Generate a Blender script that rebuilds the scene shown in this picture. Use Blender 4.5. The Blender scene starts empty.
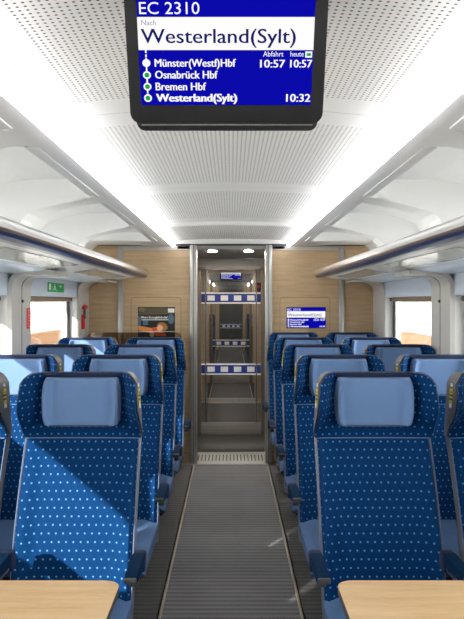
import bpy, bmesh, math, random
from mathutils import Vector, Matrix
random.seed(4)
S = bpy.context.scene
C = S.collection
F = 696.0          # focal length in pixels of the 464x619 frame
EYE = 1.5
VX, VY = 231.0, 302.0

# ------------------------------------------------------------------ colours / materials
def lin(r, g, b):
    f = lambda c: (c / 255 / 12.92) if c <= 10 else ((c / 255 + .055) / 1.055) ** 2.4
    return (f(r), f(g), f(b), 1)

class NT:
    def __init__(s, name):
        s.m = bpy.data.materials.new(name); s.m.use_nodes = True
        s.t = s.m.node_tree; s.t.nodes.clear()
        s.out = s.n('ShaderNodeOutputMaterial')
    def n(s, typ, **kw):
        nd = s.t.nodes.new(typ)
        for k, v in kw.items(): setattr(nd, k, v)
        return nd
    def l(s, a, b): s.t.links.new(a, b)
    def math(s, op, a, b=None, clamp=False):
        nd = s.n('ShaderNodeMath', operation=op, use_clamp=clamp)
        for i, v in enumerate((a, b)):
            if v is None: continue
            if isinstance(v, (int, float)): nd.inputs[i].default_value = v
            else: s.l(v, nd.inputs[i])
        return nd.outputs[0]
    def mix(s, fac, a, b):
        nd = s.n('ShaderNodeMix', data_type='RGBA')
        for i, v in ((0, fac), (6, a), (7, b)):
            if isinstance(v, (int, float)): nd.inputs[i].default_value = v
            elif isinstance(v, tuple): nd.inputs[i].default_value = v
            else: s.l(v, nd.inputs[i])
        return nd.outputs[2]
    def bsdf(s, col, rough=.5, metal=0, spec=.5, **kw):
        p = s.n('ShaderNodeBsdfPrincipled')
        if isinstance(col, tuple): p.inputs['Base Color'].default_value = col
        else: s.l(col, p.inputs['Base Color'])
        p.inputs['Roughness'].default_value = rough
        p.inputs['Metallic'].default_value = metal
        p.inputs['Specular IOR Level'].default_value = spec
        for k, v in kw.items(): p.inputs[k.replace('_', ' ')].default_value = v
        s.l(p.outputs[0], s.out.inputs[0]); s.p = p
        return p
    def bump(s, h, strength=.3, dist=.002):
        b = s.n('ShaderNodeBump'); b.inputs['Strength'].default_value = strength
        b.inputs['Distance'].default_value = dist
        s.l(h, b.inputs['Height']); s.l(b.outputs[0], s.p.inputs['Normal'])
    def obj(s):
        return s.n('ShaderNodeTexCoord').outputs['Object']
    def noise(s, vec, scale=5, detail=2, vscale=None):
        if vscale:
            mp = s.n('ShaderNodeMapping'); mp.inputs['Scale'].default_value = vscale
            s.l(vec, mp.inputs['Vector']); vec = mp.outputs[0]
        nd = s.n('ShaderNodeTexNoise'); nd.inputs['Scale'].default_value = scale
        nd.inputs['Detail'].default_value = detail
        s.l(vec, nd.inputs['Vector']); return nd.outputs['Fac']

def plain(name, rgb, rough=.5, metal=0, spec=.5, noise=0, **kw):
    t = NT(name)
    if noise:
        f = t.noise(t.obj(), 9, 3)
        c = lin(*rgb); d = tuple(x * (1 - noise) for x in c[:3]) + (1,)
        t.bsdf(t.mix(f, d, c), rough, metal, spec, **kw)
    else:
        t.bsdf(lin(*rgb), rough, metal, spec, **kw)
    return t.m

def emit(name, rgb, strength):
    t = NT(name); e = t.n('ShaderNodeEmission')
    e.inputs[0].default_value = lin(*rgb); e.inputs[1].default_value = strength
    t.l(e.outputs[0], t.out.inputs[0]); return t.m

def m_fabric():
    t = NT('dotted_fabric')
    uv = t.n('ShaderNodeUVMap'); uv.uv_map = 'UVMap'
    sp = t.n('ShaderNodeSeparateXYZ'); t.l(uv.outputs[0], sp.inputs[0])
    dx, dy = .0268, .0285
    v = t.math('DIVIDE', sp.outputs[1], dy)
    row = t.math('FLOOR', v)
    odd = t.math('MULTIPLY', t.math('FLOORED_MODULO', row, 2.0), .5)
    u = t.math('ADD', t.math('DIVIDE', sp.outputs[0], dx), odd)
    du = t.math('MULTIPLY', t.math('SUBTRACT', t.math('FRACT', u), .5), dx)
    dv = t.math('MULTIPLY', t.math('SUBTRACT', t.math('FRACT', v), .5), dy)
    d = t.math('SQRT', t.math('ADD', t.math('MULTIPLY', du, du), t.math('MULTIPLY', dv, dv)))
    mask = t.math('MULTIPLY', t.math('SUBTRACT', .0039, d), 900, clamp=True)
    n = t.noise(t.obj(), 60, 3)
    base = t.mix(n, (.0002, .026, .100, 1), (.0003, .035, .130, 1))
    t.bsdf(t.mix(mask, base, lin(84, 138, 188)), .8, 0, .1, Sheen_Weight=.04, Sheen_Roughness=.4)
    t.p.inputs['Sheen Tint'].default_value = (.55, .75, 1, 1)
    w = t.noise(t.obj(), 900, 1)
    t.bump(w, .25, .0008)
    return t.m

def m_pad():
    t = NT('light_blue_headrest_cloth')
    n = t.noise(t.obj(), 30, 3)
    t.bsdf(t.mix(n, (.135, .230, .43, 1), (.155, .26, .47, 1)), .75, 0, .2, Sheen_Weight=.15)
    t.bump(t.noise(t.obj(), 700, 1), .2, .0006)
    return t.m

def m_wood(name, a, b, vs=(1.2, 1.2, 14), scale=3.5, rough=.45):
    t = NT(name)
    o = t.obj()
    f1 = t.noise(o, scale, 5, vs)
    f2 = t.noise(o, scale * 9, 3, vs)
    f = t.math('ADD', t.math('MULTIPLY', f1, .7), t.math('MULTIPLY', f2, .35))
    r = t.n('ShaderNodeMapRange'); r.inputs[1].default_value = .32; r.inputs[2].default_value = .72
    t.l(f, r.inputs[0])
    t.bsdf(t.mix(r.outputs[0], lin(*a), lin(*b)), rough, 0, .4)
    return t.m

def m_carpet(name, a, b, pitch=.048):
    t = NT(name); o = t.obj()
    sp = t.n('ShaderNodeSeparateXYZ'); t.l(o, sp.inputs[0])
    s = t.math('SINE', t.math('MULTIPLY', sp.outputs[1], 2 * math.pi / pitch))
    s = t.math('ADD', t.math('MULTIPLY', s, .5), .5)
    n = t.noise(o, 160, 3, (1, .6, 1)); n2 = t.noise(o, 3, 2)
    f = t.math('ADD', t.math('MULTIPLY', s, .42), t.math('MULTIPLY', n, .7))
    f = t.math('ADD', f, t.math('MULTIPLY', n2, .3))
    f = t.math('SUBTRACT', f, .3, clamp=True)
    t.bsdf(t.mix(f, lin(*a), lin(*b)), .75, 0, .25)
    t.bump(s, .5, .004)
    return t.m

def m_ceiling():
    # white lining with perforated fields, one field per 1.5 m module
    t = NT('perforated_white_ceiling'); o = t.obj()
    sp = t.n('ShaderNodeSeparateXYZ'); t.l(o, sp.inputs[0])
    x, y = sp.outputs[0], sp.outputs[1]
    P = 1.5
    ym = t.math('FLOORED_MODULO', t.math('SUBTRACT', y, 2.21), P)
    inx = t.math('LESS_THAN', t.math('ABSOLUTE', x), .450)
    iny = t.math('MULTIPLY', t.math('GREATER_THAN', ym, .15), t.math('LESS_THAN', ym, P - .14))
    def cell(c, d, off=0.):
        return t.math('MULTIPLY', t.math('SUBTRACT', t.math('FRACT', t.math('DIVIDE', t.math('ADD', c, off), d)), .5), d)
    du = cell(x, .0162); dv = cell(y, .0178)
    d = t.math('SQRT', t.math('ADD', t.math('MULTIPLY', du, du), t.math('MULTIPLY', dv, dv)))
    hole = t.math('MULTIPLY', t.math('SUBTRACT', .0039, d), 900, clamp=True)
    hole = t.math('MULTIPLY', hole, t.math('MULTIPLY', inx, iny))
    seam = t.math('LESS_THAN', ym, .004)
    k = t.math('MAXIMUM', hole, t.math('MULTIPLY', seam, .5))
    t.bsdf(t.mix(k, lin(226, 224, 220), lin(72, 68, 64)), .55, 0, .3)
    return t.m

def m_glass(name, tint, gloss=.08, rough=0.0):
    t = NT(name)
    tr = t.n('ShaderNodeBsdfTransparent'); tr.inputs[0].default_value = (*tint, 1)
    gl = t.n('ShaderNodeBsdfGlossy'); gl.inputs['Roughness'].default_value = rough
    fr = t.n('ShaderNodeFresnel'); fr.inputs[0].default_value = 1.4
    mx = t.n('ShaderNodeMixShader')
    t.l(t.math('MULTIPLY', fr.outputs[0], gloss / .08), mx.inputs[0])
    t.l(tr.outputs[0], mx.inputs[1]); t.l(gl.outputs[0], mx.inputs[2])
    t.l(mx.outputs[0], t.out.inputs[0])
    return t.m

def m_grille():
    return plain('brushed_grille_metal', (160, 157, 151), .5, .2)

def m_brick():
    t = NT('brick'); o = t.obj()
    b = t.n('ShaderNodeTexBrick'); b.inputs['Color1'].default_value = lin(150, 80, 38)
    b.inputs['Color2'].default_value = lin(136, 70, 32); b.inputs['Mortar'].default_value = lin(150, 112, 80)
    b.inputs['Scale'].default_value = 4
    mp = t.n('ShaderNodeMapping'); mp.inputs['Rotation'].default_value = (math.pi / 2, 0, math.pi / 2)
    t.l(o, mp.inputs[0]); t.l(mp.outputs[0], b.inputs['Vector'])
    t.bsdf(b.outputs[0], .9)
    return t.m

M = dict(
    fabric=m_fabric(), pad=m_pad(), cushion=plain('sheen_painted_seat_cloth', (72, 102, 142), .85, noise=.25),  # cushion: grazing sheen of the seat fabric painted in as a paler blue
    navy=plain('navy_velcro', (6, 18, 52), .8),
    shell=plain('grey_seat_shell', (88, 88, 92), .45),
    piping=plain('pale_blue_piping', (88, 110, 144), .7),
    armpad=plain('petrol_armrest_pad', (3, 36, 64), .8, spec=.1, noise=.25),
    armgrey=plain('grey_armrest_plastic', (72, 71, 72), .4),
    darkmetal=plain('dark_pedestal_metal', (50, 52, 56), .4, .6),
    yellow=plain('yellow_marker', (214, 196, 30), .5), black=plain('black_marker', (16, 16, 18), .4),
    white=plain('white_enamel', (235, 235, 232), .4),
    lining=plain('white_wall_lining', (222, 220, 216), .5, noise=.04),
    cove=plain('satin_cove_lining', (230, 230, 228), .4),
    header=plain('blue_grey_wall_panel', (196, 205, 218), .5),
    pillar=plain('warm_grey_pillar', (192, 188, 182), .45),
    groove=plain('pillar_joint', (110, 108, 104), .5),
    ceiling=m_ceiling(),
    wood=m_wood('oak_wall_laminate', (180, 152, 116), (204, 177, 140)),
    table=m_wood('oak_table_laminate', (186, 148, 102), (208, 176, 132), (1.1, 9, 9), 4.0, .35),
    tableedge=plain('table_edge', (70, 62, 56), .5),
    trimwhite=plain('pale_trim', (186, 182, 176), .4),
    post=plain('satin_aluminium_post', (176, 174, 170), .35, .55),
    alu=plain('satin_aluminium', (165, 162, 158), .28, .8),
    railreflect=plain('rail_wood_reflection', (138, 120, 104), .28, .55),  # brown reflection of the wood, painted as a strip below the rail
    bluerail=plain('blue_rail_band', (20, 42, 92), .3, .2),
    rack=plain('white_rack_underside', (236, 235, 232), .3),
    insetm=plain('smoked_grey_inset', (176, 180, 174), .12, 0, .6),
    rackedge=plain('pale_blue_rack_edge', (205, 218, 232), .3),
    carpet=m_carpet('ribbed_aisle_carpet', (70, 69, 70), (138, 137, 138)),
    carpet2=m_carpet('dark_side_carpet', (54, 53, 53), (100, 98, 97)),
    glossfloor=plain('glossy_floor', (120, 116, 110), .22), vestfloor=plain('vestibule_floor', (66, 64, 61), .5, noise=.3),
    strip=plain('floor_strip', (176, 164, 146), .35, .5),
    gap=plain('floor_gap', (18, 18, 20), .8),
    grille=m_grille(), slot=plain('grille_slot', (66, 64, 62), .8),
    doorframe=plain('bronze_door_frame', (120, 113, 105), .35, .6),
    vest=plain('vestibule_panel', (138, 136, 133), .35, .2),
    glass=m_glass('tinted_door_glass', (.90, .90, .89), .06),
    pane=m_glass('window_glass', (.97, .98, .98), .06),
    smoked=m_glass('smoked_brown_glass', (.62, .54, .47), .12),
    rubber=plain('window_rubber', (34, 34, 36), .6),
    blind=plain('tan_roller_blind', (140, 116, 92), .7),
    casing=plain('black_monitor_casing', (34, 34, 36), .25),
    bracket=plain('black_monitor_bracket', (44, 44, 46), .35, .2),
    chrome=plain('silver_edge', (200, 200, 200), .25, .8),
    green=plain('exit_green', (0, 158, 76), .5),
    red=plain('emergency_red', (214, 22, 22), .45),
    barblue=plain('glass_band_blue', (20, 52, 150), .5),
    barwhite=plain('glass_band_white', (250, 250, 248), .5),
    brick=m_brick(), concrete=plain('pale_platform_concrete', (215, 212, 206), .9, noise=.08),
    led=emit('led_strip', (250, 252, 255), 5.4), ledsoft=emit('led_cove', (250, 252, 255), 1.2),
    coveled=emit('led_recess', (250, 252, 255), 7.0),
    down=emit('downlight', (255, 248, 238), 330.0),
    sblue=emit('screen_blue', (8, 8, 150), .74), swhite=emit('screen_white', (226, 224, 224), .74),
    snavy=emit('screen_navy', (22, 26, 90), .74), sgreen=emit('screen_green', (20, 150, 60), .74),
    sgrey=emit('screen_grey', (120, 124, 150), .74),
)

# ------------------------------------------------------------------ mesh helpers
class MB:
    def __init__(s): s.b = bmesh.new(); s.mats = []; s.mi = 0
    def use(s, m):
        if m not in s.mats: s.mats.append(m)
        s.mi = s.mats.index(m); return s
    def box(s, x0, x1, y0, y1, z0, z1, bev=0, seg=2):
        r = bmesh.ops.create_cube(s.b, size=1)
        vs = r['verts']
        for v in vs:
            v.co = Vector((x0 + (v.co.x + .5) * (x1 - x0), y0 + (v.co.y + .5) * (y1 - y0), z0 + (v.co.z + .5) * (z1 - z0)))
        fs = {f for v in vs for f in v.link_faces}
        for f in fs: f.material_index = s.mi
        if bev:
            es = {e for v in vs for e in v.link_edges}
            bmesh.ops.bevel(s.b, geom=list(es), offset=bev, segments=seg, affect='EDGES', profile=.5, material=-1)
        return s
    def prism(s, pts, axis, a0, a1, cap=True):
        """closed 2-D outline extruded along an axis: axis 'y' -> (x,z), 'z' -> (x,y), 'x' -> (y,z)"""
        def mk(p, a):
            if axis == 'y': return (p[0], a, p[1])
            if axis == 'z': return (p[0], p[1], a)
            return (a, p[0], p[1])
        A = [s.b.verts.new(mk(p, a0)) for p in pts]; B = [s.b.verts.new(mk(p, a1)) for p in pts]
        n = len(pts); fs = []
        for i in range(n):
            j = (i + 1) % n
            fs.append(s.b.faces.new((A[i], A[j], B[j], B[i])))
        if cap:
            fs.append(s.b.faces.new(A[::-1])); fs.append(s.b.faces.new(B))
        for f in fs: f.material_index = s.mi
        return s
    def grid(s, fn, nu, nv, back=None):
        """surface fn(u,v)->xyz for u,v in 0..1; with back(u,v) makes a closed solid"""
        def g(f): return [[s.b.verts.new(f(i / nu, j / nv)) for i in range(nu + 1)] for j in range(nv + 1)]
        a = g(fn); fs = []
        for j in range(nv):
            for i in range(nu): fs.append(s.b.faces.new((a[j][i], a[j][i + 1], a[j + 1][i + 1], a[j + 1][i])))
        if back:
            b = g(back)
            for j in range(nv):
                for i in range(nu): fs.append(s.b.faces.new((b[j][i], b[j + 1][i], b[j + 1][i + 1], b[j][i + 1])))
            for i in range(nu):
                fs.append(s.b.faces.new((a[0][i], b[0][i], b[0][i + 1], a[0][i + 1])))
                fs.append(s.b.faces.new((a[nv][i], a[nv][i + 1], b[nv][i + 1], b[nv][i])))
            for j in range(nv):
                fs.append(s.b.faces.new((a[j][0], a[j + 1][0], b[j + 1][0], b[j][0])))
                fs.append(s.b.faces.new((a[j][nu], b[j][nu], b[j + 1][nu], a[j + 1][nu])))
        for f in fs: f.material_index = s.mi
        return s
    def disc(s, c, r, n=20, axis='z', t=.002):
        pts = [(r * math.cos(2 * math.pi * k / n), r * math.sin(2 * math.pi * k / n)) for k in range(n)]
        if axis == 'z': s.prism([(c[0] + p[0], c[1] + p[1]) for p in pts], 'z', c[2], c[2] + t)
        elif axis == 'y': s.prism([(c[0] + p[0], c[2] + p[1]) for p in pts], 'y', c[1], c[1] + t)
        else: s.prism([(c[1] + p[0], c[2] + p[1]) for p in pts], 'x', c[0], c[0] + t)
        return s
    def build(s, name, mat=None, parent=None, smooth=35, fix=True):
        if fix: bmesh.ops.recalc_face_normals(s.b, faces=s.b.faces)
        uvl = s.b.loops.layers.uv.new('UVMap')
        for f in s.b.faces:
            n = f.normal; ax = max(range(3), key=lambda k: abs(n[k]))
            for l in f.loops:
                c = l.vert.co
                l[uvl].uv = ((c.y, c.z) if ax == 0 else (c.x, c.z) if ax == 1 else (c.x, c.y))
        me = bpy.data.meshes.new(name); s.b.to_mesh(me); s.b.free()
        ms = s.mats or [mat]
        for m in ms: me.materials.append(M[m] if isinstance(m, str) else m)
        if smooth:
            me.polygons.foreach_set('use_smooth', [True] * len(me.polygons))
            me.set_sharp_from_angle(angle=math.radians(smooth))
        o = bpy.data.objects.new(name, me); C.objects.link(o)
        if parent: o.parent = parent
        return o

def tag(o, label=None, cat=None, group=None, kind=None):
    if label: o['label'] = label
    if cat: o['category'] = cat
    if group: o['group'] = group
    if kind: o['kind'] = kind
    return o
def empty(name, loc, label, cat, group=None, kind=None):
    o = bpy.data.objects.new(name, None); o.empty_display_size = .1; C.objects.link(o)
    o.location = loc; return tag(o, label, cat, group, kind)
def copy_tree(o, parent=None):
    c = o.copy(); C.objects.link(c)
    if parent: c.parent = parent
    for ch in o.children: copy_tree(ch, c)
    return c
def smooth(t): t = max(0., min(1., t)); return t * t * (3 - 2 * t)
def rrect(x0, x1, y0, y1, r, n=5):
    p = []
    for cx, cy, a in ((x1 - r, y0 + r, -90), (x1 - r, y1 - r, 0), (x0 + r, y1 - r, 90), (x0 + r, y0 + r, 180)):
        for k in range(n + 1):
            t = math.radians(a + 90 * k / n); p.append((cx + r * math.cos(t), cy + r * math.sin(t)))
    return p

def tube(mb, pts, r, n=8):
    """round bar through points"""
    rings = []
    for i, p in enumerate(pts):
        p = Vector(p)
        d = (Vector(pts[min(i + 1, len(pts) - 1)]) - Vector(pts[max(i - 1, 0)])).normalized()
        a = d.orthogonal().normalized(); b = d.cross(a)
        if rings and 0: pass
        rings.append([mb.b.verts.new(p + r * (math.cos(2 * math.pi * k / n) * a + math.sin(2 * math.pi * k / n) * b)) for k in range(n)])
    fs = []
    for A, B in zip(rings, rings[1:]):
        for k in range(n): fs.append(mb.b.faces.new((A[k], A[(k + 1) % n], B[(k + 1) % n], B[k])))
    fs.append(mb.b.faces.new(rings[0][::-1])); fs.append(mb.b.faces.new(rings[-1]))
    for f in fs: f.material_index = mb.mi

# ------------------------------------------------------------------ lettering
_tc = {}
def text_verts(s, bold=0.0):
    key = (s, bold)
    if key not in _tc:
        cu = bpy.data.curves.new('t', 'FONT'); cu.body = s; cu.size = 1; cu.offset = bold
        cu.resolution_u = 3
        ob = bpy.data.objects.new('t', cu); C.objects.link(ob)
        bpy.context.view_layer.update()
        me = bpy.data.meshes.new_from_object(ob.evaluated_get(bpy.context.evaluated_depsgraph_get()))
        vs = [(v.co.x, v.co.y) for v in me.vertices]; fs = [tuple(p.vertices) for p in me.polygons]
        bpy.data.objects.remove(ob); bpy.data.curves.remove(cu); bpy.data.meshes.remove(me)
        _tc[key] = (vs, fs)
    return _tc[key]
def add_text(mb, s, place, u0, u1, v0, cap, bold=0.0):
    """write s between u0 and u1, baseline v0, capital height cap; place(u,v)->xyz"""
    vs, fs = text_verts(s, bold)
    x0 = min(v[0] for v in vs); x1 = max(v[0] for v in vs)
    sx = (u1 - u0) / (x1 - x0); sy = cap / .70
    V = [mb.b.verts.new(place(u0 + (x - x0) * sx, v0 + y * sy)) for x, y in vs]
    for f in fs:
        try: mb.b.faces.new([V[i] for i in f]).material_index = mb.mi
        except ValueError: pass

def quad(mb, place, u0, u1, v0, v1):
    f = mb.b.faces.new([mb.b.verts.new(place(*p)) for p in ((u0, v0), (u1, v0), (u1, v1), (u0, v1))])
    f.material_index = mb.mi
def ring(mb, place, u, v, ru, rv, n=16):
    f = mb.b.faces.new([mb.b.verts.new(place(u + ru * math.cos(2 * math.pi * k / n), v + rv * math.sin(2 * math.pi * k / n))) for k in range(n)])
    f.material_index = mb.mi

def screen_content(place, parent, k=1.0, small=False):
    """departure display in its own units: u 0..175, v 0..-105 (from the top edge of the white band)"""
    e = .0004 * k
    P = lambda d: (lambda u, v: place(u, v, d * e))
    mb = MB(); mb.use('sblue'); quad(mb, P(1), 0, 176, -88, 19)
    mb.build('screen', None, parent, 0, False)
    scr = parent.children[-1]
    mb = MB(); mb.use('swhite'); quad(mb, P(2), 0, 176, -33, 0)
    mb.build('destination_band', None, scr, 0, False)
    def line(txt, a, b, v, cap, reps=1, mat='swhite', name='lettering', d=2):
        mb = MB(); mb.use(mat)
        for k in range(reps): add_text(mb, txt, P(d + .3 * k), a + .55 * k, b - .55 * (reps - 1 - k), v, cap, 0)
        mb.build(name, None, scr, 0, False)
    line('EC 2310', 2.5, 62, 3.0, 12.2)
    for t_, a, b, v, k in (('Münster(Westf)Hbf', 15.5, 98, -49.6, 2), ('Osnabrück Hbf', 15.5, 79.5, -61.4, 2), ('Bremen Hbf', 15.5, 67.5, -73.2, 2),
                           ('Westerland(Sylt)', 15.5, 99.5, -84.4, 3), ('10:57', 122.5, 148, -50.4, 2), ('10:57', 153, 177.5 - 2, -50.4, 2),
                           ('10:32', 150, 175.2, -84.6, 2)):
        line(t_, a, b, v, 7.8, k)
    line('Abfahrt', 125.5, 146, -39.4, 5.2); line('heute', 153, 166.5, -39.4, 5.2)
    mb = MB(); mb.use('swhite'); quad(mb, P(2), 168, 175, -40.6, -34.4); mb.build('status_box', None, scr, 0, False)
    sb_ = scr.children[-1]
    mb = MB(); mb.use('swhite')
    for a, b in ((-33, -36), (-37.5, -40), (-40.8, -55), (-55, -67), (-67, -76), (-76.6, -78)): quad(mb, P(1.5), 6.4, 7.9, b, a)
    mb.build('route_line', None, scr, 0, False)
    for k, v in enumerate((-46, -58.0, -69.6, -81.0)):
        mb = MB(); mb.use('swhite'); ring(mb, P(2), 7.2, v, 4.1, 3.9)
        if k: mb.use('sgreen'); ring(mb, P(3), 7.2, v, 2.6, 2.5)
        mb.build('stop_marker', None, scr, 0, False)
    mb = MB(); mb.use('sgreen'); quad(mb, P(3), 169.5, 173.8, -39, -36); mb.build('status_mark', None, scr, 0, False)
    line('Westerland(Sylt)', 3, 158, -26, 14.5, 2, 'snavy', 'destination_lettering', 3)
    line('Nach', 4, 18.5, -8.2, 5.4, 1, 'sgrey', 'destination_lettering', 3)

# ------------------------------------------------------------------ SHELL: dimensions
HW = 1.334          # half width at the window wall
YB, YE = -1.2, 6.5  # saloon from behind the camera to the bulkhead
P1 = 10.9           # bulkhead of the next coach
WIN = [(6.01 - 1.42 - 1.86 * k, 6.01 - 1.86 * k) for k in range(4)]
WZ0, WZ1 = .96, 1.54

# floor
mb = MB(); mb.use('carpet').box(-.333, .333, YB, 6.4, -.02, 0)
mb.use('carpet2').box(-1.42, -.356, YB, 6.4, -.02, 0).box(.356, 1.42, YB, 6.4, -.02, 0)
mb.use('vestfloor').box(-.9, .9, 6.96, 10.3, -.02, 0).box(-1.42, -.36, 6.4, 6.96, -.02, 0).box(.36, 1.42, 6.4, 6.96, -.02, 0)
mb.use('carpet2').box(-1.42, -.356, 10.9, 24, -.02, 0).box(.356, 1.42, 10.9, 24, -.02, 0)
mb.use('carpet').box(-.333, .333, 10.9, 17.5, -.02, 0); mb.use('glossfloor').box(-.333, .333, 17.5, 24, -.02, 0)
mb.use('gap').box(-.356, .356, YB, 24, -.04, -.02)
mb.use('vestfloor').box(-1.42, -.356, 10.3, 10.9, -.02, 0).box(.356, 1.42, 10.3, 10.9, -.02, 0).box(-1.42, -.9, 6.96, 10.3, -.02, 0).box(.9, 1.42, 6.96, 10.3, -.02, 0)
tag(mb.build('floor'), 'ribbed grey carpet of the aisle with darker carpet under the seats', 'floor', kind='structure')
n = 0
for s in (-1, 1):
    for a, b in ((YB, 6.4), (10.9, 24)):
        n += 1
        mb = MB(); mb.box(s * .339 - .0065, s * .339 + .0065, a, b, -.02, .004, .002)
        side = 'left' if s < 0 else 'right'
        tag(mb.build('trim_%d' % n, 'strip'), 'pale metal floor strip along the %s edge of the %s' % (side, 'aisle' if n % 2 else 'aisle beyond the glass door'), 'floor strip', kind='structure')

# floor grilles (slotted)
def grille(y0, y1, label):
    g = empty('floor_grille', (0, y0, 0), label, 'grille')
    hw = .50
    mb = MB(); mb.box(-hw, hw, 0, y1 - y0, -.015, .001, .002); mb.build('frame', 'grille', g)
    mb = MB()
    k = int(2 * hw / .034)
    for i in range(k):
        x = -hw + .017 + i * .034
        mb.box(x - .005, x + .005, (y1 - y0) * .28, (y1 - y0) * .76, .0005, .002)
    mb.build('slots', 'slot', g)
    return g
grille(6.42, 6.96, 'slotted metal grille across the aisle floor in front of the glass door')
grille(10.34, 10.88, 'slotted metal floor grille seen through the glass door')

# window walls
def wall_side(s):
    mb = MB()
    X0, X1 = HW, HW + .09
    def bx(x0, x1, y0, y1, z0, z1):
        a, b = sorted((s * x0, s * x1)); mb.box(a, b, y0, y1, z0, z1)
    mb.use('lining')
    bx(X0, X1, YB, YE, 0, WZ0)
    ys = sorted([YB, YE] + [y for w in WIN for y in w if y > YB])
    edges = sorted(WIN)
    cur = YB
    for a, b in edges:
        a = max(a, YB)
        if a > cur: bx(X0, X1, cur, a, WZ0, WZ1)
        cur = b
    bx(X0, X1, cur, YE, WZ0, WZ1)
    mb.use('header'); bx(X0, X1, YB, YE, WZ1, 1.72)
    mb.use('lining'); bx(X0, X1, YB, YE, 1.72, 2.2)
    bx(X1, X1 + .13, YB, YE, 1.50, 2.2); bx(X1, X1 + .13, YB, YE, 0, WZ0 - .04)
    nm = 'left' if s < 0 else 'right'
    tag(mb.build('wall_' + nm), 'white %s window wall with blue-grey panels above the windows' % nm, 'wall', kind='structure')
wall_side(-1); wall_side(1)

wn = 0
for s in (-1, 1):
    for k, (a, b) in enumerate(WIN):
        wn += 1
        side = 'left' if s < 0 else 'right'
        pos = ['nearest the wood bulkhead', 'second from the wood bulkhead', 'beside the front table', 'behind the viewpoint'][k]
        w = empty('window_%d' % wn, (s * (HW + .07), (a + b) / 2, WZ0), 'bright %s side window %s' % (side, pos), 'window', kind='structure')
        h = WZ1 - WZ0; L = (b - a) / 2
        mb = MB()
        for (y0, y1, z0, z1) in ((-L, -L + .035, 0, h), (L - .035, L, 0, h), (-L, L, 0, .03), (-L, L, h - .02, h)):
            mb.box(-.008, .008, y0, y1, z0, z1)
        mb.build('frame', 'rubber', w)
        mb = MB(); mb.box(-.003, .003, -L + .03, L - .03, .025, h - .015); mb.build('pane', 'pane', w)
        mb = MB(); x = -s * .03
        mb.box(x - .012, x + .012, -L + .005, L - .075, h - .034, h - .002, .005); mb.build('roller_blind', 'blind', w)
        mb = MB(); tube(mb, [(x, L - .10, h - .02), (x, L - .01, h - .02)], .008); mb.box(x - .012, x + .012, L - .05, L - .03, h - .034, h - .004, .003)
        mb.build('blind_bracket', 'armgrey', w)

# curved pillars between the windows (rounded top bends inwards under the rack)
tn = 4
def pillar(s, y0, y1, split, label, knob=True, t=.028):
    global tn; tn += 1
    R = .10
    def path(off):
        p = [(HW - off, .0), (HW - off, 1.69 - R)]
        cx, cz = HW - off - R, 1.69 - R
        for i in range(1, 9):
            a = math.radians(90 * i / 8); p.append((cx + R * math.cos(a), cz + R * math.sin(a)))
        p.append((1.06, 1.69)); return p
    o, i = path(0.0), path(t)
    o = [(x, z) for x, z in o]; i = [(x, z - (t if k >= len(i) - 1 else 0) - (t * max(0, min(1, (k - 1) / 8)) if k < len(i) - 1 else 0)) for k, (x, z) in enumerate(i)]
    pts = [(s * x, z) for x, z in o] + [(s * x, z) for x, z in reversed(i)]
    side = 'left' if s < 0 else 'right'
    root = tag(MB_prism(pts, y0, y1).build('trim_%d' % tn, 'pillar'), label, 'pillar', kind='structure')
    if split:
        ym = (y0 + y1) / 2
        g = [(s * (x - .0), z) for x, z in i] + [(s * (x - .002), z - .002) for x, z in reversed(i)]
        MB_prism(g, ym - .004, ym + .004).build('joint', 'groove', root)
        if knob:
            mb = MB(); mb.disc((min(s * (HW - t - .012), s * (HW - t)), ym, 1.505), .009, 14, 'x', .012)
            mb.build('knob', 'armgrey', root)
    return root
def MB_prism(pts, y0, y1):
    mb = MB(); mb.prism(pts, 'y', y0, y1); return mb
pn = ['between the two far windows', 'between the near windows', 'beside the front table']
for s in (-1, 1):
    side = 'left' if s < 0 else 'right'
    for k in range(3):
        y0 = WIN[k + 1][1]; y1 = WIN[k][0]
        pillar(s, y0 - .0, y1 - .05, True, 'warm grey pillar with rounded top on the %s wall %s' % (side, pn[k]))
    pillar(s, 6.02, 6.48, False, 'warm grey end pillar on the %s wall beside the wood bulkhead' % side, t=.012)

# ceiling: centre panels (arched), light channel, coves
CZ = 2.115
def centre_z(x, y):
    z = CZ - .012 * (abs(x) / .44) ** 2 - .010 * smooth((abs(x) - .44) / .075)
    if y > 5.28: z -= .025 * smooth((y - 5.28) / .05)
    return z - .02 * max(0, 1 - y / 6.5) * (abs(x) / .49) ** 2
XC = [-.515, -.505, -.495, -.485, -.475, -.465, -.45, -.44, -.40, -.30, -.20, -.10]
XC = XC + [0] + [-x for x in reversed(XC)]
mb = MB(); mb.use('ceiling')
ys = sorted(set([YB + (YE - YB) * i / 24 for i in range(25)] + [5.27, 5.285, 5.30, 5.315, 5.335]))
for j in range(len(ys) - 1):
    for i in range(len(XC) - 1):
        xs = [XC[i], XC[i + 1]]
        wd = lambda y: 1 + .012 * max(0, 1 - y / 6.5)
        q = [(xs[0], ys[j]), (xs[1], ys[j]), (xs[1], ys[j + 1]), (xs[0], ys[j + 1])]
        mb.b.faces.new([mb.b.verts.new((x * wd(y), y, centre_z(x, y))) for x, y in q])
bmesh.ops.remove_doubles(mb.b, verts=mb.b.verts, dist=1e-5)
mb.use('lining'); mb.box(-HW - .09, HW + .09, YB, YE, 2.2, 2.24)
ceil = tag(mb.build('ceiling', fix=False), 'white arched ceiling with perforated panels above the aisle', 'ceiling', kind='structure')

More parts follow.
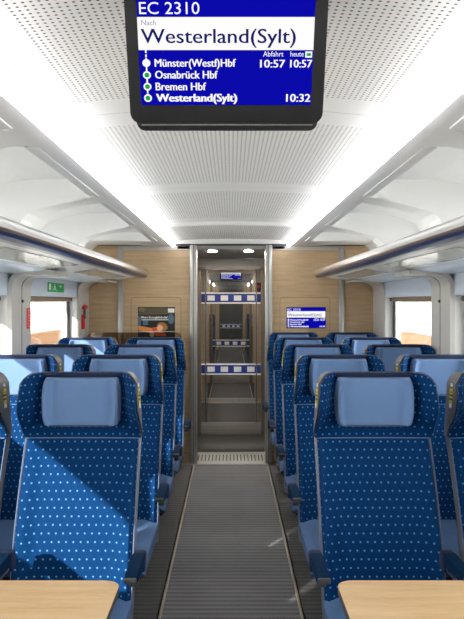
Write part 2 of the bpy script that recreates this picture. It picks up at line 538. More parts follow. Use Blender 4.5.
RIB = [(.557, 2.024), (.60, 2.020), (.66, 2.014), (.80, 1.988), (.93, 1.955), (.985, 1.935), (1.015, 1.905), (1.028, 1.865), (1.032, 1.82), (1.034, 1.775)]
COF = [(.557, 2.024), (.60, 2.020), (.645, 2.088), (.80, 2.100), (.95, 2.098), (1.10, 2.075), (1.22, 2.03), (1.29, 1.95), (1.315, 1.85), (1.32, 1.775)]
END = [(.557, 2.024), (.60, 2.022), (.655, 2.022), (.80, 2.024), (.95, 2.030), (1.10, 2.030), (1.24, 2.028), (1.31, 1.98), (1.325, 1.87), (1.325, 1.775)]
def near(y): return max(0, 1 - y / 6.5)
def prof(tab, t):
    t *= len(tab) - 1; i = min(int(t), len(tab) - 2); f = t - i
    return (tab[i][0] + (tab[i + 1][0] - tab[i][0]) * f, tab[i][1] + (tab[i + 1][1] - tab[i][1]) * f)
COFF = [(3.46 + 1.31 * k + .10, 3.46 + 1.31 * k + 1.21) for k in range(-4, 3)]
def cmask(y, t):
    tt = t * (len(RIB) - 1)           # inboard edge near index 1.6
    d = 9
    best = 0
    for a, b in COFF:
        if y < a - .05 or y > b + .05: continue
        if y > 5.98: continue
        b2 = min(b, 5.98)
        # metric distance to a rounded rectangle, inboard side at u=0 (metres along profile approx)
        u = (tt - 1.55) * .09
        c, h = (a + b2) / 2, (b2 - a) / 2
        r = .09
        qx = abs(y - c) - (h - r); qu = -(u - r)
        dist = math.hypot(max(qx, 0), max(qu, 0)) + min(max(qx, qu), 0) - r
        best = max(best, smooth(-dist / .022 + .3))
    return best
def cove(s):
    mb = MB()
    ny = 520; nt = 110
    def fn(u, v):
        y = YB + (YE - YB) * v
        m = cmask(y, u); a = prof(RIB, u); b = prof(COF, u); c = prof(END, u)
        e = smooth((y - 5.4) / .3)
        a = (a[0] + (c[0] - a[0]) * e, a[1] + (c[1] - a[1]) * e)
        q = 1 - u
        return (s * (a[0] + (b[0] - a[0]) * m + .008 * near(y) * q), y, a[1] + (b[1] - a[1]) * m - .02 * near(y) * q)
    mb.grid(fn, nt, ny)
    side = 'left' if s < 0 else 'right'
    o = mb.build('ceiling_' + side, 'cove', None, 50)
    tag(o, 'white %s ceiling cove with rounded recesses above the luggage rack' % side, 'ceiling', kind='structure')
cove(-1); cove(1)

for s in (-1, 1):
    side = 'left' if s < 0 else 'right'
    L = empty('light_strip', (s * .518, YB, 2.04), 'long bright white light strip along the %s edge of the ceiling panels' % side, 'ceiling light', 'light strips along the ceiling')
    seg = [YB, .75, 2.25, 3.75, 5.25, YE - .02]
    for a, b in zip(seg, seg[1:]):
        dxn = lambda v: .008 * near(a + (b - a) * v); dzn = lambda v: .02 * near(a + (b - a) * v)
        LP = [(.0005, .0475), (.004, -.020), (.008, -.028), (.026, -.028), (.031, -.018)]
        def lens(u, v):
            k = int(round(u * 4)); x_, z_ = LP[k]
            return (s * (x_ + dxn(v)), a - YB + .003 + (b - a - .006) * v, z_ - dzn(v))
        mb = MB(); mb.grid(lens, 4, 1)
        mb.build('diffuser', 'led', L)
    mb = MB(); T = YE - .02 - YB
    mb.grid(lambda u, v: (s * (.0335 + .008 * (1 - v)), T * v, -.017 + .075 * u - .02 * (1 - v)), 1, 1,
            lambda u, v: (s * (.0365 + .008 * (1 - v)), T * v, -.017 + .075 * u - .02 * (1 - v)))
    mb.build('housing', 'cove', L)

for s in (-1, 1):
    side = 'left' if s < 0 else 'right'
    for k, (a, b) in enumerate(COFF):
        if b < YB or a > 5.9: continue
        b = min(b, 5.98); a = max(a, YB)
        q = .02 * near((a + b) / 2)
        where = ['farthest from the bulkhead', 'above the oak table', 'beside the large monitor', 'above the front row', 'above the third row', 'nearest the oak bulkhead', ''][k]
        o = empty('cove_light', (0, 0, 0), 'concealed light on the inner edge of the %s ceiling recess %s' % (side, where), 'ceiling light', 'concealed lights of the ceiling recesses')
        mb = MB(); mb.box(*sorted((s * (.628 + .4 * q), s * (.672 + .4 * q))), a + .03, b - .03, 2.017 - q, 2.022 - q, .001); mb.build('housing', 'cove', o)
        mb = MB(); mb.box(*sorted((s * (.646 + .4 * q), s * (.666 + .4 * q))), a + .06, b - .06, 2.023 - q, 2.027 - q); mb.build('diffuser', 'coveled', o)

# luggage racks
for s in (-1, 1):
    side = 'left' if s < 0 else 'right'
    R_ = empty('luggage_rack', (0, YB, 0), 'long overhead luggage rack with metal front rail on the %s wall' % side, 'luggage rack', 'overhead luggage racks')
    LY = 6.40 - YB
    mx = lambda pts: [(s * x, z) for x, z in pts]
    mb = MB(); mb.prism(mx([(.80, 1.735), (.80, 1.775), (HW, 1.79), (HW, 1.70), (1.06, 1.70)]), 'y', 0, LY)
    mb.build('shelf', 'rack', R_)
    # front rail: rounded nose
    nose = [(.80, 1.792), (.785, 1.793), (.772, 1.787), (.765, 1.776), (.765, 1.752)]
    mb = MB(); mb.prism(mx(nose + [(.80, 1.750)]), 'y', 0, LY); mb.build('front_rail', 'alu', R_)
    mb = MB(); mb.prism(mx([(.765, 1.752), (.767, 1.745), (.771, 1.740), (.80, 1.740), (.80, 1.752)]), 'y', 0, LY); mb.build('reflection_band', 'railreflect', R_)
    mb = MB(); mb.prism(mx([(.771, 1.740), (.778, 1.729), (.797, 1.722), (.81, 1.722), (.81, 1.740)]), 'y', 0, LY); mb.build('blue_band', 'bluerail', R_)
    mb = MB(); mb.prism(mx([(.81, 1.7215), (.84, 1.7205), (.84, 1.732), (.81, 1.732)]), 'y', 0, LY); mb.build('reflective_edge', 'alu', R_)
    zu = lambda x: 1.735 - (x - .80) / .26 * .035 if x < 1.06 else 1.70
    for k, (a, b) in enumerate(WIN):
        a2, b2 = a - .06 - YB, b + .06 - YB
        if a2 < 0: a2 = .05
        mb = MB(); mb.prism(mx([(.90, zu(.90) - .001), (1.05, zu(1.05) - .001), (1.05, zu(1.05) - .004), (.90, zu(.90) - .004)]), 'y', a2 + .1, b2 - .1)
        mb.build('smoked_inset', 'insetm', R_)
        mb = MB(); mb.prism(mx([(1.10, 1.6995), (1.31, 1.6995), (1.32, 1.672), (1.30, 1.668), (1.115, 1.688)]), 'y', a2, b2)
        mb.build('reading_panel', 'rackedge', R_)
    mb = MB(); mb.box(min(s * 1.15, s * 1.19), max(s * 1.15, s * 1.19), .1, LY - .15, 1.788, 1.796); mb.build('uplight_strip', 'ledsoft', R_)

# bulkhead (wood walls either side of the opening)
for s in (-1, 1):
    side = 'left' if s < 0 else 'right'
    mb = MB()
    a, b = sorted((s * .38, s * 1.424)); mb.use('wood').box(a, b, YE, YE + .05, 0, 2.2)
    o = tag(mb.build('wall_end_' + side), 'light oak bulkhead wall to the %s of the glass door' % side, 'wall', kind='structure')
    mb = MB(); a, b = sorted((s * .385, s * 1.02)); mb.box(a, b, YE - .010, YE, 1.985, 2.02); mb.build('top_strip', 'trimwhite', o)
    mb = MB(); mb.box(*sorted((s * 1.005, s * 1.055)), YE - .018, YE, 0, 2.02, .004); mb.build('vertical_post', 'post', o)
    # routed hatch outline
    c = (-.70 if s < 0 else .69)
    O = rrect(c - .235, c + .235, 1.05, 1.545, .03); I = rrect(c - .231, c + .231, 1.054, 1.541, .026)
    mb = MB(); n_ = len(O); y = YE - .001
    A = [mb.b.verts.new((p[0], y, p[1])) for p in O]; B = [mb.b.verts.new((p[0], y, p[1])) for p in I]
    for i in range(n_): mb.b.faces.new((A[i], A[(i + 1) % n_], B[(i + 1) % n_], B[i]))
    mb.build('hatch_joint', plain('hatch_joint', (128, 100, 72), .7) if s < 0 else bpy.data.materials['hatch_joint'], o, 0)
    tn += 1
    mb = MB(); a, b = sorted((s * .318, s * .382)); mb.box(a, b, YE - .05, YE + .06, 0, 2.03, .006)
    p = tag(mb.build('trim_%d' % tn, 'post'), 'satin metal door post on the %s of the vestibule opening' % side, 'door post', kind='structure')
    mb = MB(); mb.box(*sorted((s * .345, s * .351)), YE - .052, YE - .049, 0, 2.03); mb.build('post_joint', 'groove', p)
    # vestibule side walls
    mb = MB(); a, b = sorted((s * .50, s * .55)); mb.box(a, b, YE + .05, 7.9, 0, 2.2)
    mb.box(*sorted((s * .40, s * .50)), 7.86, 7.94, 0, 2.2)
    tag(mb.build('wall_vestibule_' + side, 'vest'), 'grey %s side wall of the vestibule before the glass door' % side, 'wall', kind='structure')
# dark shadow-gap edge above bulkhead and beam over the opening
mb = MB(); mb.use('vest').box(-.50, .50, YE - .01, 7.94, 1.995, 2.03)
mb.use('vest').box(-.40, .40, 7.86, 7.94, 1.895, 2.0)
tag(mb.build('ceiling_vestibule'), 'grey metal ceiling and header panel over the glass door', 'ceiling', kind='structure')
tn += 1
mb = MB(); mb.box(-1.33, 1.33, YE - .03, YE, 2.025, 2.04); mb.build('trim_%d' % tn, 'rubber')
tag(bpy.data.objects['trim_%d' % tn], 'thin dark joint along the top of the wood bulkhead', 'trim', kind='structure')
tn += 1
mb = MB(); mb.box(-1.33, 1.33, YE - .012, YE + .05, 2.04, 2.2); mb.build('trim_%d' % tn, 'lining')
tag(bpy.data.objects['trim_%d' % tn], 'white panel closing the ceiling above the wood bulkhead', 'trim', kind='structure')
mb = MB(); mb.box(-1.42, 1.42, YB - .05, YB, 0, 2.2)
tag(mb.build('wall_back', 'lining'), 'plain white wall behind the viewpoint', 'wall', kind='structure')

for x in (-.18, .17):
    d = empty('downlight', (x, 6.72, 1.99), 'small round downlight on the %s of the grey ceiling before the glass door' % ('left' if x < 0 else 'right'), 'downlight', 'downlights over the vestibule')
    mb = MB(); mb.disc((0, 0, 0), .052, 24, 'z', .005); mb.build('bezel', 'chrome', d)
    mb = MB(); mb.disc((0, 0, -.002), .042, 24, 'z', .004); mb.build('lamp', 'down', d)

# glass doors
def glass_door(y, label, detail=True, ztop=1.9, n=1):
    d = empty('door_%d' % n, (0, y, 0), label, 'glass door', kind='structure')
    mb = MB()
    w = .385; t = .045
    mb.box(-w, -w + t, -.02, .02, 0, ztop).box(w - t, w, -.02, .02, 0, ztop).box(-w, w, -.02, .02, ztop - .035, ztop)
    mb.build('frame', 'doorframe', d)
    mb = MB(); mb.box(-w + t, w - t, -.022, .022, .0, .135, .004); 
    for z in (.03, .06, .10): mb.box(-w + t, w - t, -.025, -.02, z, z + .008)
    mb.build('kick_rail', 'grille', d)
    mb = MB(); mb.box(-w + t, w - t, -.005, .005, .135, ztop - .035); mb.build('pane', 'glass', d)
    mb = MB(); mb.box(w - t - .06, w - t - .045, -.03, -.006, .135, ztop - .035, .003); mb.box(-w + t + .045, -w + t + .06, -.03, -.006, .135, ztop - .035, .003)
    if detail: mb.build('inner_stile', 'doorframe', d)
    for zc in (1.545, .738):
        mb = MB(); x0, x1 = -w + t + .003, w - t - .003
        mb.use('barblue').box(x0, x1, -.0085, -.0055, zc - .048, zc + .048)
        mb.use('barwhite').box(x0, x1, -.009, -.0055, zc + .048, zc + .064).box(x0, x1, -.009, -.0055, zc - .064, zc - .048)
        L = x1 - x0
        for k in range(4):
            c = x0 + L * (.165 + .223 * k); mb.box(c - .042, c + .042, -.0105, -.008, zc - .030, zc + .030)
        mb.build('marking_band', None, d)
    return d
glass_door(7.9, 'tall glass door with two blue and white bands at the end of the aisle', n=1)
glass_door(12.9, 'second glass door with blue and white bands seen through the first', n=2)
glass_door(22.0, 'farthest glass door seen through the other glass doors', n=3)

# corridor and next coach behind the door
def shell_far():
    for s in (-1, 1):
        side = 'left' if s < 0 else 'right'
        mb = MB()
        mb.use('vest').box(*sorted((s * .66, s * .70)), 7.94, 10.9, 0, 2.05).box(*sorted((s * .40, s * .66)), 7.94, 7.98, 0, 2.05)
        mb.use('wood').box(*sorted((s * .41, s * .70)), 10.88, 10.92, 0, 2.05)
        mb.use('post').box(*sorted((s * .37, s * .42)), 10.84, 10.94, 0, 2.05)
        mb.use('wood').box(*sorted((s * .70, s * .74)), 10.9, 12.9, 0, 2.05).box(*sorted((s * .40, s * 1.40)), 12.88, 12.94, 0, 2.05)
        mb.use('lining').box(*sorted((s * 1.36, s * 1.40)), 12.9, 22, 0, 2.05)
        mb.use('wood').box(*sorted((s * .38, s * 1.40)), 21.97, 22.03, 0, 2.05)
        mb.use('vest').box(*sorted((s * .6, s * .64)), 22, 24, 0, 2.05)
        tag(mb.build('wall_far_' + side), 'wood and grey %s walls of the next coach seen through the glass door' % side, 'wall', kind='structure')
        for a, b in ((11.0, 12.8), (13.1, 21.9)):
            o = MB(); o.box(*sorted((s * .50, s * .56)), a, b, 2.0, 2.02)
            tag(o.build('light_strip', 'led'), 'light strip on the %s of the %s' % (side, 'corridor ceiling beyond the first glass door' if a < 12 else 'far coach ceiling beyond the second glass door'), 'ceiling light', 'light strips along the ceiling')
    mb = MB(); mb.use('vest').box(-.7, .7, 7.94, 10.9, 2.03, 2.07).use('lining').box(-1.4, 1.4, 10.9, 24, 2.03, 2.07)
    mb.use('vest').box(-.40, .40, 12.86, 12.94, 1.9, 2.05).box(-.40, .40, 21.96, 22.04, 1.9, 2.05)
    tag(mb.build('ceiling_far'), 'pale ceiling of the next coach beyond the glass door', 'ceiling', kind='structure')
    mb = MB(); mb.box(-1.4, 1.4, 24, 24.05, 0, 2.05)
    tag(mb.build('wall_far_end', 'vest'), 'grey end wall at the far end of the next coach', 'wall', kind='structure')
    d = empty('downlight', (0, 9.4, 2.025), 'round lamp added to brighten the corridor just beyond the glass door', 'downlight')  # extra lamp, added only to lift the corridor's brightness
    mb = MB(); mb.disc((0, 0, 0), .06, 20, 'z', .005); mb.build('lamp', 'down', d)
shell_far()

# red sign lights beside far screen
mb = MB(); mb.use('black').box(.375, .47, 10.80, 10.835, 1.60, 1.80, .005); mb.use('red').box(.395, .45, 10.79, 10.80, 1.72, 1.76).box(.395, .45, 10.79, 10.80, 1.64, 1.67)
tag(mb.build('warning_panel'), 'small dark panel with red marks on the post beyond the glass door', 'sign')

# ------------------------------------------------------------------ SEATS
Z0, Z1 = .97, 1.222
def hwid(v): return .230 - .012 * v
def fwd(v): return .012 + .098 * smooth(v / .60) - .02 * smooth((v - .7) / .3)
def htop(a, hw):
    t = max(0, (a / hw - .80) / .20); return Z1 - .040 * t ** 2.0
def make_head(fu, thick_front, off, extra=0):
    def fn(u, v):
        hw = hwid(v) + extra; x = (2 * u - 1) * hw; a = abs(x)
        z = Z0 + v * (htop(a, hw) + extra * .6 - Z0)
        k = smooth((a - .145) / (hw - .145))
        return (x, off - fwd(v) * k, z)
    return fn
def body_y(z):      # front surface of the backrest by height (local y, negative = towards the sitter)
    t = (Z0 - z) / (Z0 - .42)
    return -.215 * t - .020 * math.sin(math.pi * min(1, t)) - .0
def body_front(dx=0, dy=0, z0=.40, z1=Z0 - .003, hw=.221):
    def fn(u, v):
        z = z0 + v * (z1 - z0); x = (2 * u - 1) * (hw + dx); a = abs(x) / (hw + dx)
        bol = .022 * smooth((a - .62) / .28) * (1 - .4 * v) - .03 * smooth((a - .93) / .07)
        return (x, body_y(z) - bol + dy, z)
    return fn
def build_seat(arm, label, group, s):
    """s = +1: aisle lies on +x side"""
    r = empty('train_seat', (0, 0, 0), label, 'seat', group)
    def share(name, key, fn, mat):
        if key in CACHE:
            o = bpy.data.objects.new(name, CACHE[key]); C.objects.link(o); o.parent = r
        else:
            mb = MB(); fn(mb); o = mb.build(name, mat, r); CACHE[key] = o.data
        return o
    def f_back(mb):
        f = body_front()
        mb.grid(f, 30, 26, lambda u, v: (lambda p: (p[0], body_y(p[2]) + .05, p[2]))(f(u, v)))
    share('backrest', 'back', f_back, 'fabric')
    def f_head(mb):
        f = make_head(0, 0, 0)
        mb.grid(f, 36, 12, lambda u, v: (lambda p: (p[0], p[1] + .02, p[2]))(f(u, v)))
    hd = share('headrest', 'head', f_head, 'fabric')
    def f_pad(mb):
        def fn(u, v):
            hw = .154; x = (2 * u - 1) * hw; a = abs(x)
            z = 1.012 + v * .196
            k = smooth((a - .110) / .044)
            e = min(u, 1 - u) * 2 * hw; ez = min(v, 1 - v) * .196
            edge = min(1, e / .014) ** .5 * min(1, ez / .012) ** .5
            base = -fwd((z - Z0) / (Z1 - Z0)) * smooth((a - .145) / (.215 - .145))
            cornr = max(0, a - .13) * .35
            zz = z
            if v < .5: zz = z + cornr * (1 - 2 * v) * .8
            return (x * (1 - .10 * abs(2 * v - 1) ** 3), base - .004 - .016 * edge - .050 * k * edge, zz)
        mb.grid(fn, 40, 20, lambda u, v: (lambda p: (p[0], -.002 - fwd((p[2] - Z0) / (Z1 - Z0)) * smooth((abs(p[0]) - .145) / .07) + .004, p[2]))(fn(u, v)))
    pad = share('headrest_pad', 'pad', f_pad, 'pad')
    def f_strip(mb):
        mb.box(-.150, .150, -.013, .004, 1.206, 1.2185, .003)
    share('top_strip', 'strip', f_strip, 'navy')
    def f_shell(mb):
        f = make_head(0, 0, .016, .007)
        mb.grid(f, 36, 12, lambda u, v: (lambda p: (p[0] * .97, .075 - .02 * (abs(2 * u - 1)) ** 4, p[2] - .006 * v))(f(u, v)))
        g = body_front(.008, .018, .33, Z0 + .004)
        mb.grid(g, 24, 20, lambda u, v: (lambda p: (p[0] * .97, body_y(p[2]) + .085 + .0 - .02 * abs(2 * u - 1) ** 4, p[2]))(g(u, v)))
    share('back_shell', 'shell', f_shell, 'shell')
    def f_pip(mb):
        for sx in (-1, 1):
            pts = []
            for i in range(15):
                z = .42 + (Z0 - .42) * i / 14
                pts.append((sx * .2225, body_y(z) + .004, z))
            tube(mb, pts, .0026, 6)
        tube(mb, [(-.221, -.010, Z0 - .002), (-.1, -.002, Z0 - .002), (.1, -.002, Z0 - .002), (.221, -.010, Z0 - .002)], .003, 6)
    share('piping', 'pip', f_pip, 'piping')
    def f_cush(mb):
        def top(u, v):
            x = (2 * u - 1) * .225; y = -.70 + v * .52
            a = abs(2 * u - 1); z = .434 - .02 * (a ** 6) * 1.2 - .012 * (1 - v) - .055 * max(0, (.14 - v) / .14) ** 2 + .008 * smooth((a - .5) / .3)
            return (x, y, z)
        mb.grid(top, 20, 20, lambda u, v: (lambda p: (p[0] * .97, p[1] * .985, .34))(top(u, v)))
    share('seat_cushion', 'cush', f_cush, 'cushion')
    def f_base(mb):
        mb.box(-.20, .20, -.62, -.06, .30, .345, .01)
    share('seat_frame', 'base', f_base, 'darkmetal')
    for dy in (-.50, -.16):
        def f_leg(mb):
            mb.box(-.03, .03, -.02, .02, 0.02, .305, .006); mb.box(-.06, .06, -.05, .05, 0, .022, .005)
        lg = share('leg', 'leg', f_leg, 'darkmetal'); lg.location = (0, dy, 0)
    # armrest
    ax = s * arm
    def f_arm(mb):
        prof_ = [(-.555, .624), (-.555, .636), (-.54, .642), (-.36, .643), (-.345, .640), (-.345, .600), (-.40, .598), (-.50, .608), (-.55, .620)]
        mb.prism(prof_, 'x', -.019, .019)
    a = share('armrest', 'arm', f_arm, 'armpad'); a.location.x = ax
    def f_cap(mb):
        mb.box(-.0200, .0200, -.562, -.550, .619, .637, .004); mb.box(-.014, .014, -.49, -.35, .580, .602, .006)
    o = share('end_cap', 'cap', f_cap, 'armgrey'); o.parent = a
    def f_brk(mb):
        mb.box(-.022, .022, -.355, -.305, .575, .640, .008); mb.box(-.012, .012, -.315, -.265, .57, .615, .006)
    o = share('bracket', 'brk', f_brk, 'navy'); o.parent = a
    # row markers on the aisle-side edge of the shell
    def f_m(mb):
        mb.use('white').box(-.0015, .0015, -.012, .010, .036, .048, 0).box(-.0015, .0015, -.010, .010, -.046, -.030)
        mb.use('yellow').box(-.0015, .0015, -.015, .015, -.028, .028)
        mb.use('black').box(-.0020, .0020, -.015, .015, -.016, -.009).box(-.0020, .0020, -.015, .015, -.001, .006).box(-.0020, .0020, -.009, .009, .012, .017)
    o = share('row_marker', 'mark', f_m, None); o.parent = r
    o.location = (s * .226, -.022, 1.135); o.rotation_euler = (0, -s * .07, 0)
    return r
CACHE = {}
Y1, PITCH = 2.73, .892
NAMES = ['front row', 'second row', 'third row', 'fourth row', 'last row by the bulkhead']
def seat_label(s, win, i, n):
    side = 'left' if s > 0 else 'right'
    who = 'window' if win else 'aisle'
    if i == 0:
        return 'blue dotted %s seat in the front row on the %s, behind the oak table' % (who, side)
    if i == n - 1:
        return 'blue dotted %s seat on the %s in the last row before the oak bulkhead' % (who, side)
    return 'blue dotted %s seat on the %s in the %s from the oak table' % (who, side, NAMES[i])
for s in (1, -1):                       # s=+1: seats left of the aisle
    n = 4 if s > 0 else 5
    for win in (0, 1):
        cx = -s * (1.10 if win else .577) - (.006 if s > 0 else .018)
        grp = 'blue dotted train seats'
        proto = None
        for i in range(n):
            lab = seat_label(s, win, i, n)
            if proto is None: o = proto = build_seat(.335 if win else .268, lab, grp, s)
            else: o = copy_tree(proto)
            o.location = (cx, Y1 + PITCH * i - (.015 if i == 4 else 0), 0); o['label'] = lab
        # next coach
        if not win:
            for i in range(3):
                o = copy_tree(proto); o.location = (cx, 13.75 + i * .95, .06)
                o['label'] = 'small blue seat on the %s of the far coach, %s beyond the second glass door' % ('left' if s > 0 else 'right', ['first', 'second', 'third'][i])
                o['group'] = 'seats of the far coach'
                o.location.z = 0

# ------------------------------------------------------------------ TABLES
for s in (-1, 1):
    side = 'left' if s < 0 else 'right'
    t = empty('table', (0, 0, 0), 'oak laminate table with rounded corner in front of the %s front seats' % side, 'table', 'oak tables')
    x0, x1 = (.300 if s < 0 else .286), 1.33
    y0, y1 = 1.22, 1.905
    pts = rrect(x0, x1, y0, y1, .045, 6)
    pts = [(x, y) for x, y in pts]
    sh = []
    for x, y in pts:
        if x < x0 + .3: x += (y1 - y) * .0
        sh.append((s * x, y))
    mb = MB(); mb.prism(sh, 'z', .718, .738)
    bmesh.ops.recalc_face_normals(mb.b, faces=mb.b.faces)
    te = [e for e in mb.b.edges if all(abs(v.co.z - .738) < 1e-5 for v in e.verts)]
    mb.mats = ['table', 'tableedge']
    for f in mb.b.faces:
        if abs(f.normal.z) < .5 or f.normal.z < 0: f.material_index = 1
    mb.build('tabletop', None, t)
    mb = MB(); mb.box(*sorted((s * .80, s * .88)), 1.50, 1.60, .03, .718, .008); mb.box(*sorted((s * .72, s * .96)), 1.42, 1.68, 0, .03, .008)
    mb.build('pedestal', 'darkmetal', t)
    mb = MB(); mb.box(*sorted((s * 1.30, s * 1.333)), 1.35, 1.80, .64, .718, .004); mb.build('wall_bracket', 'armgrey', t)

# ------------------------------------------------------------------ MONITOR over the aisle
def tilt_plane(yb, zb, ang):
    """plane facing the viewer, leaning so that its top comes forward"""
    c, q = math.cos(ang), math.sin(ang)
    def place(u, v, d=0.0):   # u right, v up the panel, d towards the viewer
        return (u, yb - q * v - c * d, zb + c * v - q * d)
    return place
ANG = math.atan2(.10, .2235)
pl = tilt_plane(1.45, 1.8715, ANG)
mon = empty('monitor', (0, 0, 0), 'large black ceiling monitor with blue departure display hanging over the aisle', 'monitor')
def solid(mb, outline, place, d0, d1):
    A = [mb.b.verts.new(place(u, v, d0)) for u, v in outline]; B = [mb.b.verts.new(place(u, v, d1)) for u, v in outline]
    n = len(outline)
    for i in range(n): mb.b.faces.new((A[i], A[(i + 1) % n], B[(i + 1) % n], B[i])).material_index = mb.mi
    mb.b.faces.new(B).material_index = mb.mi; mb.b.faces.new(A[::-1]).material_index = mb.mi
XL, XR = -.2085, .190
mb = MB(); solid(mb, rrect(XL, XR, 0, .275, .022, 6), pl, 0, -.018)
mb.build('casing', 'casing', mon)
mb = MB(); solid(mb, rrect(XL + .010, XR - .008, -.018, .24, .018, 6), pl, -.018, -.050); mb.build('rear_housing', 'bracket', mon)
mb = MB(); solid(mb, rrect(XL + .020, XR - .018, -.0065, -.0035, .001, 1), pl, -.0165, -.0178); mb.build('silver_edge', 'chrome', mon)
mb = MB(); mb.box(-.16, .14, 1.38, 1.46, 2.06, 2.12, .008); mb.build('ceiling_bracket', 'bracket', mon)
# display units: px of the photograph at the panel, 1 unit = pitch in metres
U0, V0, KU = -.1845, .1925, .349 / 176 / 1.0
KV = .00205
def mplace(u, v, d=0.0):       # photo rows 17..119 measured on the tilted panel
    row = 17 - v
    a = (VY - row) / F; c_, q_ = math.cos(ANG), math.sin(ANG)
    vv = (a * 1.45 - (1.8715 - EYE)) / (c_ + a * q_)
    return pl(U0 + u * KU, vv, d + .0003)
screen_content(mplace, mon)

# small display on the right oak wall, at its real place
wm = empty('wall_display', (0, 0, 0), 'small blue and white departure display on the oak wall right of the door', 'display')
xa, xb = .522, .880
za = 1.5 - 5.5 / F * YE; zb = 1.5 - 25.8 / F * YE
h = (za - zb) / 108
mb = MB(); mb.box(xa - .004, xb + .004, YE - .006, YE, zb - .004, za + .004); mb.build('casing', 'casing', wm)
screen_content(lambda u, v, d=0: (xa + u * (xb - xa) / 176, YE - .0065 - d * 2, zb + (v + 88) * h), wm)
# far display
fm = empty('monitor', (0, 0, 0), 'tiny ceiling monitor visible through the glass doors in the far coach', 'monitor')
fp = tilt_plane(12.6, 1.90, .2)
mb = MB(); solid(mb, rrect(-.20, .20, 0, .20, .01, 3), fp, 0, -.03); mb.build('casing', 'casing', fm)
mb = MB(); mb.box(-.05, .05, 12.60, 12.66, 1.96, 2.035); mb.build('ceiling_bracket', 'bracket', fm)
screen_content(lambda u, v, d=0: fp(-.18 + u * .36 / 176, .015 + (v + 88) * .0016, .002 + d * 3), fm)

# ------------------------------------------------------------------ POSTER (left oak wall)
po = empty('poster', (0, 0, 0), 'dark advertising poster with an orange glowing picture on the left oak wall', 'poster')
px = lambda a: (a - VX) * YE / F
pz = lambda b: EYE + (VY - b) * YE / F
x0, x1, z0, z1 = px(138), px(175), pz(347), pz(307)
mb = MB(); mb.box(x0, x1, YE - .004, YE, z0, z1); mb.build('backing', plain('poster_dark', (26, 26, 27), .4), po)
def blob(name, rgb, polys):
    mb = MB()
    for k, pts in enumerate(polys):
        mb.b.faces.new([mb.b.verts.new((px(a), YE - .005 - .0003 * blob.k, pz(b))) for a, b in pts]); blob.k += 1
    return mb.build(name, plain('poster_' + name, rgb, .5), po, 0)
blob.k = 0
def ell(cx, cy, rx, ry, rot=0, n=16):
    return [(cx + rx * math.cos(t) * math.cos(rot) - ry * math.sin(t) * math.sin(rot), cy + rx * math.cos(t) * math.sin(rot) + ry * math.sin(t) * math.cos(rot)) for t in [2 * math.pi * k / n for k in range(n)]]
blob('backdrop_patch', (92, 82, 56), [[(139, 308), (174, 308), (174, 314), (139, 315)]])
blob('olive_patch', (126, 112, 70), [ell(142, 309.5, 3.5, 2)])
blob('blue_patch', (84, 112, 138), [ell(171, 319, 3, 5)])
blob('blue_patch', (84, 112, 138), [[(138.3, 316), (141, 316), (141, 327), (138.3, 327)]])
blob('blue_patch', (84, 112, 138), [[(143, 320), (148, 320), (148, 325), (143, 325)]])
blob('deep_blue_patch', (28, 40, 110), [[(138.3, 332), (142, 332), (142, 346), (138.3, 346)]])
blob('arm_shape', (244, 150, 62), [[(138.3, 326), (144, 326.5), (152, 328), (160, 326), (162, 331), (154, 333.5), (146, 332), (138.3, 330)]])
blob('hair_shape', (176, 118, 58), [ell(162.5, 326.5, 5.5, 4, .4)])
blob('face_shape', (252, 196, 150), [ell(160, 328, 3, 3.2, .3)])
blob('cloth_shape', (232, 90, 36), [[(152, 330.5), (160, 331.5), (165, 333), (167, 336), (156, 336)], ell(154.5, 329, 2.6, 2)])
blob('shirt_shape', (228, 220, 206), [ell(152, 334, 2.4, 3)])
blob('white_tag', (240, 236, 236), [[(168, 308.5), (174.5, 308.5), (174.5, 312.5), (168, 312.5)]])
blob('white_bars', (225, 222, 216), [[(141.5, 319.3), (168.5, 319.3), (168.5, 320.2), (141.5, 320.2)], [(138.5, 331.2), (174.5, 331.2), (174.5, 331.8), (138.5, 331.8)]])
mb = MB(); mb.use('white'); add_text(mb, 'Mein Energiebündel', lambda u, v: (px(141.5) + u, YE - .011, pz(318.3) + v), 0, px(167.5) - px(141.5), 0, .020, .03)
mb.build('lettering', None, po, 0, False)

# smoked glass screen behind the last left row
sg = empty('partition_screen', (0, 0, 0), 'low smoked brown glass screen behind the last left seat row', 'glass screen')
gz = pz(331) + .01; Yg = 6.28
pts = rrect(-1.30, -.445, 0, 1.5 - 30.5 * Yg / F, .05, 5)
mb = MB(); mb.prism([p for p in pts], 'y', Yg, Yg + .012)
mb.build('pane', 'smoked', sg)
mb = MB(); mb.box(-1.30, -.445, Yg - .01, Yg + .022, 0, .04, .004); mb.build('foot_rail', 'alu', sg)

# ------------------------------------------------------------------ SIGNS
def wallx(s, py_y): return s * (HW - .0015)
ex = empty('exit_sign', (-HW + .001, 0, 0), 'green emergency exit sign on the left wall above the far window', 'sign')
Ya, Yb2 = HW * F / (VX - 47.5), HW * F / (VX - 63.5)
zt = 1.645; zbm = 1.575
mb = MB(); mb.box(0, .003, Ya, Yb2, zbm, zt); mb.build('plate', 'green', ex)
mb = MB(); W = Yb2 - Ya
pe = lambda u, v: (.0036, Ya + u * W, zbm + v * (zt - zbm))
quad(mb, pe, .05, .17, .2, .85)
f = mb.b.faces.new([mb.b.verts.new(pe(*p)) for p in ((.66, .75), (.86, .75), (.76, .5))])
ring(mb, pe, .40, .78, .028, .08, 10)
mb.b.faces.new([mb.b.verts.new(pe(*p)) for p in ((.34, .65), (.46, .65), (.44, .40), (.52, .18), (.47, .15), (.40, .34), (.30, .18), (.26, .22), (.36, .42))])
quad(mb, pe, .735, .785, .55, .70)
mb.build('pictogram', 'white', ex, 0)

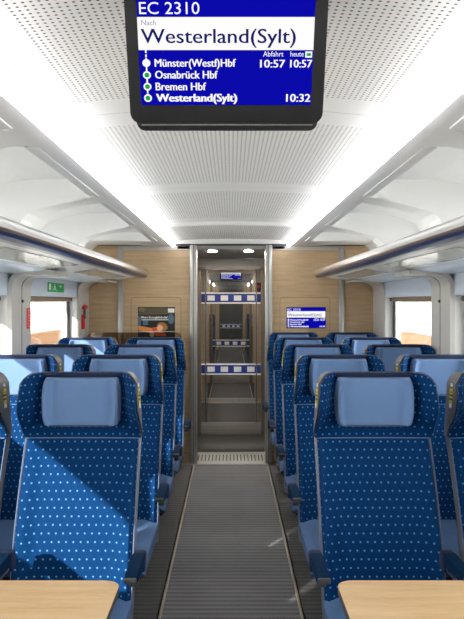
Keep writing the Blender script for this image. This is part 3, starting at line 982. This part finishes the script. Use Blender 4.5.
es = empty('emergency_notice', (0, 0, 0), 'narrow vertical red notice on the left pillar between the windows', 'sign')
yy = lambda p: (HW - .028) * F / (VX - p)
y0, y1 = yy(26.6), yy(30.4)
X = -(HW - .028)
pr = rrect(y0, y1, 1.5 - 27 / F * y0, 1.5 - 6 / F * y0, .015, 4)
mb = MB(); mb.prism(pr, 'x', X, X + .002); mb.build('plate', 'red', es)
mb = MB(); random.seed(2)
zz = 1.5 - 25 / F * y0; H_ = 19 / F * y0; W_ = y1 - y0
for k in range(7):
    a = y0 + W_ * random.uniform(.25, .45); b = y0 + W_ * random.uniform(.55, .78)
    mb.box(X + .002, X + .0026, a, b, zz + H_ * k / 7, zz + H_ * (k / 7 + .045))
mb.build('pictogram', 'white', es)

hm = empty('emergency_hammer', (0, 0, 0), 'red emergency hammer mounted on the left end pillar by the bulkhead', 'hammer')
X = -(HW - .012)
yh = (HW - .012) * F / (VX - 82.5)
zt = 1.5 - 3 / F * yh
mb = MB(); mb.box(X, X + .014, yh - .05, yh + .05, zt - .215, zt - .085, .006); mb.build('case', 'red', hm)
mb = MB(); tube(mb, [(X + .02, yh, zt - .12), (X + .02, yh, zt - .03)], .011, 10); mb.build('handle', 'armgrey', hm)
mb = MB(); tube(mb, [(X + .022, yh - .045, zt - .025), (X + .022, yh - .01, zt - .012), (X + .022, yh + .06, zt - .02)], .017, 10); mb.build('head', 'red', hm)

# ------------------------------------------------------------------ OUTSIDE
mb = MB(); mb.box(-60, 60, -40, 90, -.35, -.25)
tag(mb.build('ground_outside', 'concrete'), 'overexposed pale platform outside the windows', 'ground', kind='structure')
for s in (-1, 1):
    side = 'left' if s < 0 else 'right'
    mb = MB(); mb.box(*sorted((s * 5.0, s * 5.25)), 13.0, 20.6, -.25, .68 if s < 0 else .62)
    tag(mb.build('outside_wall', 'brick'), 'low orange-brown brick wall outside the %s window' % side, 'wall', kind='structure')

# ------------------------------------------------------------------ LIGHT
w = bpy.data.worlds.new('world'); S.world = w; w.use_nodes = True
bg = w.node_tree.nodes['Background']; bg.inputs[0].default_value = (.93, .97, 1, 1); bg.inputs[1].default_value = 5.5
sd = bpy.data.lights.new('sun', 'SUN'); sd.energy = 22.0; sd.angle = math.radians(.8); sd.color = (1, .95, .86)
so = bpy.data.objects.new('sun', sd); C.objects.link(so)
d = Vector((1, 1.5, -.70)).normalized()
so.rotation_euler = (-d).to_track_quat('Z', 'Y').to_euler()

# ------------------------------------------------------------------ CAMERA
cd = bpy.data.cameras.new('camera'); co = bpy.data.objects.new('camera', cd); C.objects.link(co)
co.location = (0, 0, EYE); co.rotation_euler = (math.pi / 2, 0, 0)
cd.sensor_fit = 'VERTICAL'; cd.sensor_height = 36; cd.lens = 36 * F / 619
cd.shift_x = (232 - VX) / 619; cd.shift_y = (VY - 309.5) / 619
cd.clip_start = .02; cd.clip_end = 300
S.camera = co
S.view_settings.view_transform = 'Standard'; S.view_settings.look = 'None'
S.view_settings.gamma = 1; S.view_settings.use_curve_mapping = False
S.view_settings.exposure = 0.84
cy = S.cycles
cy.max_bounces = 10; cy.diffuse_bounces = 5; cy.glossy_bounces = 4; cy.transparent_max_bounces = 16; cy.transmission_bounces = 6
cy.sample_clamp_indirect = 6; cy.use_denoising = True; cy.caustics_reflective = False; cy.caustics_refractive = False
